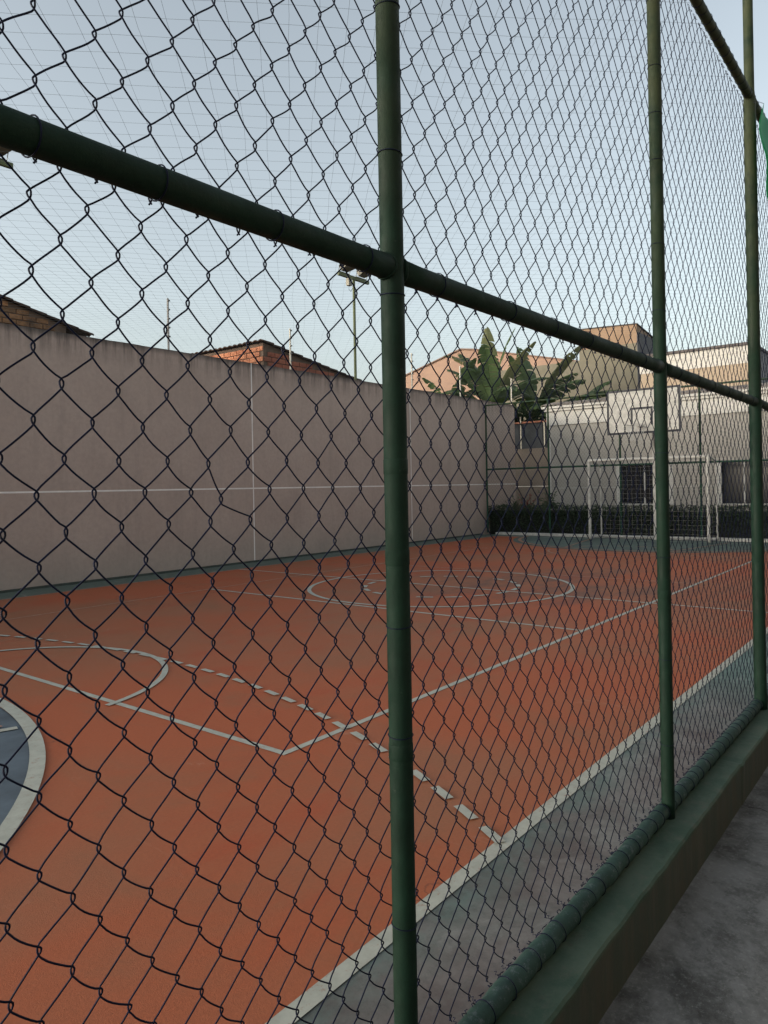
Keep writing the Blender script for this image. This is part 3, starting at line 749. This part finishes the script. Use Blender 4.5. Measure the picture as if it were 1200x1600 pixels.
# upper storey volume behind
U = 27.05; up_ = thing('upper_building', 'tan and white upper storey rising behind the clubhouse roof on the right', 'building', (U, 7.3, 0))
def ub(a, b_, name, mat): m = MB(); m.box(a, b_); return fp(m, name, mat, False, up_)
ub((U, 5.47, 0), (U + 5, 9.15, 5.50), 'wall', BEI)
ub((U - .02, 5.45, 5.502), (U + 5, 9.17, 6.10), 'parapet', CWH)
ub((U - .06, 5.41, 5.86), (U - .0205, 9.21, 5.93), 'moulding', CWH)
ub((U - .12, 5.35, 6.102), (U + 5.1, 9.27, 6.19), 'roof_edge', simple('dark_roof_edge', (.10, .085, .08), .8))
ub((U - .05, 5.42, 4.62), (U - .001, 9.2, 4.76), 'moulding', CWH)
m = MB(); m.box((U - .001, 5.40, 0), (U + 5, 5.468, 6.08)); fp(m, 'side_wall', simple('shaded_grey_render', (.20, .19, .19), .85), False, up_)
# taller block
Bk = 30.0; OL = m_facade('olive_grey_render', (.17, .155, .115), (.21, .19, .145)); ORN = m_facade('ochre_render', (.27, .185, .125), (.32, .22, .15))
bk = thing('apartment_block', 'tall olive and ochre block with a flat top beyond the clubhouse', 'building', (Bk, 11.5, 0))
m = MB(); m.box((Bk, 10.27, 0), (Bk + 2.1, 12.75, 7.25)); m.box((Bk, 12.751, 0), (Bk + 2.1, 17.0, 6.82)); fp(m, 'lower_wall', OL, False, bk)
m = MB(); x0, x1, y0, y1 = Bk, Bk + 2.1, 10.27, 12.75
m.add([(x0, y0, 7.252), (x1, y0, 7.252), (x1, y1, 7.252), (x0, y1, 7.252), (x0, y0, 8.0), (x1, y0, 7.7), (x1, y1, 7.8), (x0, y1, 8.13)],
      [(0, 3, 2, 1), (4, 5, 6, 7), (0, 1, 5, 4), (1, 2, 6, 5), (2, 3, 7, 6), (3, 0, 4, 7)]); fp(m, 'upper_wall', ORN, False, bk)
m = MB(); m.add([(x0 - .05, y0 - .05, 8.005), (x1 + .2, y0 - .05, 7.70), (x1 + .2, y1 + .05, 7.80), (x0 - .05, y1 + .05, 8.135), (x0 - .05, y0 - .05, 8.04), (x1 + .2, y0 - .05, 7.735), (x1 + .2, y1 + .05, 7.835), (x0 - .05, y1 + .05, 8.17)],
      [(0, 3, 2, 1), (4, 5, 6, 7), (0, 1, 5, 4), (1, 2, 6, 5), (2, 3, 7, 6), (3, 0, 4, 7)]); fp(m, 'roof_edge', simple('dark_metal_edge', (.07, .06, .055), .8), False, bk)
m = MB(); m.box((x0, y0 - .03, 0), (x1, y0 - .001, 7.70)); fp(m, 'side_wall', simple('shaded_side_render', (.10, .095, .10), .85), False, bk)  # shadow side of the block, its shade put into a darker grey
# big pink gable house
gh = thing('gabled_house', 'large plain pinkish gable wall behind the banana plants', 'building', (34, 20, 0))
m = MB(); pts = [(26.3, 0), (26.3, 7.55), (21.2, 8.93), (20.3, 8.80), (12.5, 7.0), (12.5, 0)]
V = [(34, y, z) for y, z in pts] + [(40, y, z) for y, z in pts]; N = len(pts)
m.add(V, [tuple(range(N)), tuple(reversed(range(N, 2 * N)))] + [(i, (i + 1) % N, N + (i + 1) % N, N + i) for i in range(N)])
fp(m, 'wall', m_facade('salmon_render', (.33, .215, .16), (.38, .25, .185), .4), False, gh)
m = MB()
for i in (1, 2, 3):
    (ya, za), (yb, zb) = pts[i], pts[i + 1]
    m.add([(33.9, ya, za + .003), (33.9, yb, zb + .003), (40.1, yb, zb + .003), (40.1, ya, za + .003), (33.9, ya, za + .07), (33.9, yb, zb + .07), (40.1, yb, zb + .07), (40.1, ya, za + .07)],
          [(0, 1, 2, 3), (7, 6, 5, 4), (0, 4, 5, 1), (1, 5, 6, 2), (2, 6, 7, 3), (3, 7, 4, 0)])
fp(m, 'roof', simple('brown_roof_edge', (.20, .13, .10), .9), False, gh)

# low cross wall with dark panel between the tall wall and the clubhouse
LWM = m_facade('shaded_brownish_render', (.125, .105, .09), (.155, .13, .115))  # brownish render, darkened in colour to stand for the shade on this wall
lw = thing('low_wall', 'lower rendered wall in shade between the tall wall and the clubhouse corner', 'wall', (26, 13.2, 0))
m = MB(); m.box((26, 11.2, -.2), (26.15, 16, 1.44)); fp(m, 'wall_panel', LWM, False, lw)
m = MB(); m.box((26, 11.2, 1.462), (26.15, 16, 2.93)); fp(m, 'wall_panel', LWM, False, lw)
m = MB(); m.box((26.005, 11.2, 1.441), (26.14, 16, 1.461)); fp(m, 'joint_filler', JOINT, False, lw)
sp_ = thing('sheet_screen', 'dark stained metal sheet screen standing on the low shaded wall', 'screen', (26.1, 13.2, 2.93))
scr = m_facade('dark_stained_sheet', (.03, .033, .04), (.055, .06, .068), 2)
for k in range(4):
    m = MB(); m.box((26.05, 11.6 + k * 1.02, 2.935), (26.09, 11.6 + k * 1.02 + 1.0, 3.92)); fp(m, 'sheet', scr, False, sp_)
m = MB(); m.box((25.95, 11.5, 3.925), (26.3, 15.8, 3.99)); fp(m, 'tile_coping', simple('terracotta_coping', (.28, .12, .08), .85, .4, 5), False, sp_)

# ------------------------------------------------------------------ electric fence posts on the walls
POSTW = simple('white_aluminium_post', (.60, .56, .47), .5, .2, 8)
def epost(x, y, z, h, lab, mat=POSTW):
    t_ = thing('electric_fence_post', lab, 'post', (x, y, z), 'electric fence posts standing on the walls')
    m = MB(); m.box((-.014, -.014, 0), (.014, .014, h)); m.build('pole', mat, t_)
    for k in range(5):
        m = MB(); zz = h - .05 - k * .17; m.tube([(0, -.014, zz), (0, -.05, zz)], [.012, .018], 8); m.build('insulator', simple('insulator_plastic', (.10, .10, .10), .6) if 'insulator_plastic' not in bpy.data.materials else bpy.data.materials['insulator_plastic'], t_)
EG = simple('dull_grey_post', (.33, .31, .29), .6)
epost(8.40, YW + .03, 4.2, .98, 'grey post with black insulators on the wall, left of the orange brick house', EG)
epost(11.62, YW + .03, 4.2, .92, 'white post on the tall wall in front of the orange brick house')
epost(16.25, YW + .03, 4.2, .98, 'white post on the wall just right of the nearest big fence post')
epost(18.72, YW + .03, 4.2, .92, 'white post on the wall in front of the lowest banana leaves')
epost(21.92, YW + .03, 4.2, .88, 'white post at the very end of the tall wall')
epost(25.95, 13.50, 2.93, 1.25, 'left white post in front of the dark sheet screen')
epost(25.95, 12.50, 2.93, 1.10, 'right white post in front of the dark sheet screen')

# ------------------------------------------------------------------ floodlight masts
OLIVE = simple('olive_green_mast_paint', (.10, .12, .05), .6, .25, 6)
def mast(x, lab):
    y = 12.2; t_ = thing('floodlight_mast', lab, 'floodlight mast', (x, y, 0), 'floodlight masts behind the wall')
    m = MB(); m.tube(*pipe((0, 0, 0), (0, 0, 6.88), .036), 14); m.build('pole', OLIVE, t_, True)
    m = MB(); m.box((-.60, -.035, 6.89), (.60, .035, 6.98)); bevel(m.build('crossarm', OLIVE, t_), .008)
    m = MB(); m.box((-.26, -.06, 6.70), (-.14, .04, 6.885)); m.build('ballast_box', GREYMETAL, t_)
    m = MB(); m.tube([(-.2, -.01, 6.70), (-.22, -.02, 6.60), (-.14, -.02, 6.56), (-.10, -.01, 6.62), (-.05, 0, 6.66)], .006, 5); m.build('cable', DARK, t_, True)
    for s in (-.38, .30):
        # tapered reflector housing with front glass, tilted down to the court
        Mx = Matrix.Translation((s, -.06, 7.14)) @ Matrix.Rotation(R(-28), 4, 'X')
        m = MB(); a, c, d_ = .20, .14, .17
        V = [(-a, -d_, -c), (a, -d_, -c), (a, -d_, c), (-a, -d_, c), (-a * .6, d_ * .6, -c * .6), (a * .6, d_ * .6, -c * .6), (a * .6, d_ * .6, c * .6), (-a * .6, d_ * .6, c * .6)]
        m.add(V, [(0, 3, 2, 1), (4, 5, 6, 7), (0, 1, 5, 4), (1, 2, 6, 5), (2, 3, 7, 6), (3, 0, 4, 7)])
        h_ = m.build('floodlight', GREYMETAL, t_); h_.matrix_local = Mx; bevel(h_, .01)
        m = MB(); m.box((-a * .9, -d_ - .008, -c * .88), (a * .9, -d_ - .001, c * .88)); m.build('lens', simple('frosted_lens', (.45, .42, .35), .3) if 'frosted_lens' not in bpy.data.materials else bpy.data.materials['frosted_lens'], h_)
        m = MB(); m.tube([(s - .21, -.06, 7.14), (s - .21, 0, 7.0), (s + .21, 0, 7.0), (s + .21, -.06, 7.14)], .010, 6); m.build('bracket', GREYMETAL, t_)
mast(14.42, 'olive floodlight mast with two lamps rising behind the wall near the middle')
mast(5.16, 'floodlight mast at the left edge, only the end of its lamp bar visible')

# ------------------------------------------------------------------ brick houses behind the wall
MORT = simple('dark_mortar', (.11, .075, .055), .95, .3, 3)
BR1 = m_brick('sooty_old_brick', (.22, .125, .065), (.42, .21, .10), (.04, .032, .028), .8)
BR2 = m_brick('orange_hollow_brick', (.52, .20, .11), (.62, .28, .16), (.13, .05, .035), .55)
BR3 = m_brick('dark_red_brick', (.30, .10, .065), (.36, .14, .09), (.10, .04, .03), .5)
TILE = m_brick('dark_clay_tile', (.07, .045, .035), (.11, .065, .045), (.025, .022, .02), .7)
def brick_src(mat, L, H, D):
    m = MB(); e = .006
    m.add([(-L/2, 0, -H/2), (L/2, 0, -H/2), (L/2, 0, H/2), (-L/2, 0, H/2), (-L/2 + e, -D, -H/2 + e), (L/2 - e, -D, -H/2 + e), (L/2 - e, -D, H/2 - e), (-L/2 + e, -D, H/2 - e)],
          [(4, 5, 6, 7), (0, 1, 5, 4), (1, 2, 6, 5), (2, 3, 7, 6), (3, 0, 4, 7)])
    return m.build('brick', mat, None)
def lay(house, src, p0, dirv, L, H, u0, u1, z0, ztop, nrm, org, flip=0):
    """courses of bricks on a face; ztop(u) bounds them"""
    ang = math.atan2(dirv[1], dirv[0]); k = 0; z = z0; row = 0
    while z < 9:
        any_ = False; u = u0 + (L / 2 if row % 2 else 0)
        while u < u1:
            if z + H / 2 + .02 < min(ztop(u - L / 2), ztop(u + L / 2)):
                p = Vector((p0[0] + dirv[0] * u, p0[1] + dirv[1] * u, z)) - Vector(org)
                inst(src, house, Matrix.Translation(p + Vector(nrm) * random.uniform(-.004, .006)) @ Matrix.Rotation(ang + flip, 4, 'Z') @ Matrix.Rotation(random.uniform(-.012, .012), 4, 'Y')); k += 1; any_ = True
            u += L + .015
        z += H + .015; row += 1
        if not any_ and row > 3: break
    return k
# house 1: old dark gable at the left edge
HY = 15.0; h1 = thing('brick_house', 'old dark brick gable with sagging tiled roof at the left edge above the wall', 'house', (6, HY, 0))
zt1 = lambda x: 5.55 - (x - 6.79) * .262
m = MB(); V = [(1.5, HY, 0), (8.15, HY, 0), (8.15, HY, zt1(8.15) - .09), (1.5, HY, zt1(1.5) - .09)]; V += [(x, y + 5, z) for x, y, z in V]
m.add(V, [(0, 1, 2, 3), (7, 6, 5, 4), (0, 4, 5, 1), (1, 5, 6, 2), (2, 6, 7, 3), (3, 7, 4, 0)]); fp(m, 'wall', MORT, False, h1)
s1 = brick_src(BR1, .26, .10, .022); lay(h1, s1, (0, HY), (1, 0), .26, .10, 4.2, 8.05, 4.55, lambda x: zt1(x) - .04, (0, -1, 0), (6, HY, 0)); bpy.data.objects.remove(s1)
def tiled_roof(par, x0, x1, y0, y1, zt, th=.05, pitch=.19, name='tiled_roof', rows=.36, mat=TILE):
    """barrel tiles: ridges run down the slope (x), stepped courses, wavy verge"""
    m = MB(); nx_ = int((x1 - x0) / rows); ycols = int((y1 - y0) / (pitch / 8))
    for c in range(nx_ + 1):
        xa, xb = x0 + (x1 - x0) * c / (nx_ + 1), x0 + (x1 - x0) * (c + 1) / (nx_ + 1) + .04
        V = []
        for j in range(ycols + 1):
            y = y0 + (y1 - y0) * j / ycols; wv = .035 * abs(math.sin(math.pi * (y - y0) / pitch))
            sag = -.03 * math.sin(math.pi * c / (nx_ + 1)) + .012 * mn.noise(Vector((c * 1.3, y, x0)))
            V += [(xa, y, zt(xa) + wv + sag), (xb, y, zt(xb) + wv + .028 + sag), (xb, y, zt(xb) + wv - .012 + sag), (xa, y, zt(xa) + wv - .03 + sag)]
        F = []
        for j in range(ycols):
            a = 4 * j
            F += [(a, a + 1, a + 5, a + 4), (a + 1, a + 2, a + 6, a + 5), (a + 2, a + 3, a + 7, a + 6), (a + 3, a, a + 4, a + 7)]
        F += [(0, 3, 2, 1), (4 * ycols, 4 * ycols + 1, 4 * ycols + 2, 4 * ycols + 3)]
        m.add(V, F)
    return fp(m, name, mat, False, par)
tiled_roof(h1, 1.4, 8.70, HY - .10, HY + 4.9, lambda x: zt1(x) - .05)
# house 2: orange brick with lean-to roof falling to the right
QX, QY = 12.90, 14.0; h2 = thing('brick_house', 'orange hollow-brick house corner with a tiled roof falling to the right behind the wall', 'house', (QX, QY, 0))
zt2 = lambda x: 5.36 - (x - QX) * .158
m = MB(); V = [(QX, QY, 0), (QX + 5, QY, 0), (QX + 5, QY, zt2(QX + 5) - .06), (QX, QY, zt2(QX) - .06)]; V += [(x, y + 8, z) for x, y, z in V]
m.add(V, [(0, 1, 2, 3), (7, 6, 5, 4), (0, 4, 5, 1), (1, 5, 6, 2), (2, 6, 7, 3), (3, 7, 4, 0)]); fp(m, 'wall', MORT, False, h2)
s2 = brick_src(BR2, .24, .12, .022); k2 = lay(h2, s2, (QX, QY), (0, 1), .24, .12, .12, 6.0, 4.35, lambda u: 5.30, (-1, 0, 0), (QX, QY, 0), math.pi)
bpy.data.objects.remove(s2)
s3 = brick_src(BR3, .24, .12, .022); k3 = lay(h2, s3, (QX, QY), (1, 0), .24, .12, .14, 4.6, 4.35, lambda u: zt2(QX + u) - .09, (0, -1, 0), (QX, QY, 0)); bpy.data.objects.remove(s3)
tiled_roof(h2, QX - .10, QX + 5.2, QY - .10, QY + 8, lambda x: zt2(x) - .03, pitch=.20)

# ------------------------------------------------------------------ banana plants
BAN = m_leaf('banana_leaf', (.055, .10, .035), (.12, .175, .065), .35); BAN2 = m_leaf('yellowing_banana_leaf', (.15, .17, .07), (.22, .22, .10), .35)
RIB = simple('banana_midrib', (.17, .19, .08), .6); STEM = simple('banana_stem', (.10, .09, .04), .8, .4, 5)
def bleaf(par, base, az, L, rise, droop, wd, torn, seed, mat):
    """az: heading in the ground plane; rise: start angle from horizontal; droop: how far it bends over"""
    r_ = random.Random(seed); N = 26; P = [Vector(base)]; T = []
    h = Vector((math.cos(az), math.sin(az), 0)); ang = rise
    for k in range(N):
        t_ = k / N; ang = rise - droop * t_ ** 1.8
        d_ = h * math.cos(ang) + Vector((0, 0, math.sin(ang))); T.append(d_); P.append(P[-1] + d_ * L / N)
    T.append(T[-1])
    m = MB(); m.tube([tuple(p) for p in P], np.linspace(.035, .006, N + 1), 5, cap=False)
    side = Vector((-h.y, h.x, 0)); V = []; F = []; twist = r_.uniform(-.5, .5)
    k0 = 5
    for s in (-1, 1):
        k = float(k0)
        while k < N - .2:
            step = r_.choice([.5, .8, 1.1, 1.6, 2.2]) if torn else r_.choice([1.2, 2, 3])
            ke = min(k + step, N); gapf = r_.uniform(.02, .35) if r_.random() < torn else 0.0
            pieces = 3
            sag = r_.uniform(.05, .35) + torn * r_.uniform(0, .5)
            cols = []
            for kk in (k, ke - gapf * step):
                i = min(int(kk), N - 1); f_ = kk - i; p = P[i].lerp(P[i + 1], f_); tt = (kk - k0) / (N - k0)
                wloc = wd * (max(0, math.sin(math.pi * min(1, tt * .93 + .05))) ** .55) * (1 - .25 * tt)
                nrm = side.cross(T[i]).normalized(); row = []
                for q in range(pieces + 1):
                    u = q / pieces; a_ = sag * u * 1.6 + .1 + twist * s * .4
                    off = side * s * wloc * u * math.cos(a_ * .7) + (-abs(nrm.z) / max(nrm.z, .05) if False else 1) * Vector((0, 0, -1)) * wloc * u * math.sin(a_) * .8 + T[i] * wloc * u * .25
                    row.append(p + off)
                cols.append(row)
            b0 = len(V)
            for row in cols: V += [tuple(v) for v in row]
            for q in range(pieces): F.append((b0 + q, b0 + q + 1, b0 + pieces + 2 + q, b0 + pieces + 1 + q))
            k = ke
    m.add(V, F); o = fp(m, 'leaf', mat, False, par); return o
def banana(x, y, z1, leaves, lab):
    t_ = thing('banana_plant', lab, 'banana plant', (x, y, 0), 'banana plants behind the wall')
    m = MB(); m.tube([(x, y, -.4), (x + .03, y, z1 * .5), (x, y + .02, z1)], [.16, .13, .08], 12); fp(m, 'trunk', STEM, True, t_)
    for k, (az, L, ri, dr, wd, torn, yel) in enumerate(leaves):
        bleaf(t_, (x, y, z1 - .12 + .05 * (k % 3)), R(az), L, R(ri), R(dr), wd, torn, k + int(x * 10 + y * 77), BAN2 if yel else BAN)
# azimuth 90 = towards +Y (left in the picture), -90 = right, 180 = towards the camera
banana(24.6, 14.0, 4.3, [(112, 3.3, 80, 80, .44, .35, 1), (85, 3.1, 74, 45, .52, .2, 0), (100, 2.7, 62, 50, .50, .3, 0), (40, 3.7, 84, 20, .42, .15, 1), (30, 3.2, 75, 35, .50, .2, 0), (-60, 3.4, 84, 30, .48, .3, 0), (-95, 3.3, 68, 45, .46, .3, 1), (-80, 2.6, 50, 60, .46, .4, 0), (180, 2.8, 62, 80, .52, .3, 0), (140, 2.5, 50, 90, .50, .4, 0), (-130, 2.4, 45, 80, .50, .3, 0), (0, 2.5, 50, 50, .48, .3, 0), (-160, 3.0, 75, 50, .5, .2, 0)],
       'tallest banana plant with upright torn leaves behind the end of the wall')
banana(24.2, 15.7, 4.3, [(90, 3.0, 40, 70, .46, .3, 0), (95, 2.7, 48, 85, .42, .85, 0), (110, 2.5, 28, 60, .44, .9, 0), (75, 2.0, 70, 90, .44, .4, 0), (-80, 2.0, 60, 80, .46, .4, 0), (180, 2.0, 40, 80, .46, .5, 0), (150, 2.0, 75, 60, .42, .4, 0), (-100, 2.6, 70, 40, .46, .2, 0)],
       'low banana plant with feathery drooping leaves at the left of the clump')
banana(26.9, 13.4, 4.4, [(-75, 3.1, 72, 55, .40, .95, 0), (-90, 3.6, 64, 45, .46, .4, 1), (60, 3.1, 80, 30, .46, .2, 0), (180, 2.2, 50, 80, .5, .4, 0), (-110, 3.0, 38, 50, .52, .3, 0), (-150, 2.2, 20, 60, .5, .4, 0), (-85, 3.6, 22, 30, .55, .3, 0), (-100, 2.6, 55, 60, .5, .3, 0), (160, 2.6, 75, 40, .48, .3, 0)],
       'banana plant at the right of the clump, one leaf stripped to its ribs')
banana(27.2, 12.2, 3.9, [(-80, 3.0, 30, 45, .52, .35, 0), (-120, 2.4, 45, 70, .50, .3, 0), (100, 2.2, 60, 70, .48, .3, 0), (180, 2.0, 30, 60, .50, .4, 0), (-60, 2.6, 60, 50, .48, .5, 0), (-90, 2.2, 8, 30, .50, .4, 0)],
       'low dark banana plant spreading behind the left end of the clubhouse roof')
# dark shrubs under the bananas
def bush(c, s, n, size, lab, mat, seed):
    t_ = thing('bush', lab, 'bush', (c[0], c[1], 0)); r_ = np.random.default_rng(seed)
    d = r_.normal(size=(n, 3)); d /= np.linalg.norm(d, axis=1)[:, None]; rad = r_.random(n) ** .4
    p = np.array(c) + d * rad[:, None] * np.array(s)
    p += .25 * np.array([[mn.noise(Vector(q * 1.3)), mn.noise(Vector(q * 1.3 + 9)), mn.noise(Vector(q * 1.3 + 21))] for q in p])
    fp(leafcloud(p, size, seed, .5), 'foliage', mat, False, t_)
    m = MB(); m.tube([(c[0], c[1], -.3), (c[0] + .1, c[1], c[2] * .6), (c[0], c[1], c[2])], [.09, .07, .03], 8); fp(m, 'trunk', STEM, True, t_)
DKB = m_leaf('dark_broad_leaf', (.02, .04, .015), (.035, .065, .025), .2)
bush((27.4, 14.2, 3.9), (1.2, 1.7, 1.0), 2600, .22, 'dark leafy bush filling the gap above the sheet screen', DKB, 3)
if 0: bush((27.5, 11.0, 4.6), (.7, 1.2, .7), 1600, .22, 'dark foliage behind the left end of the clubhouse roof', DKB, 4)
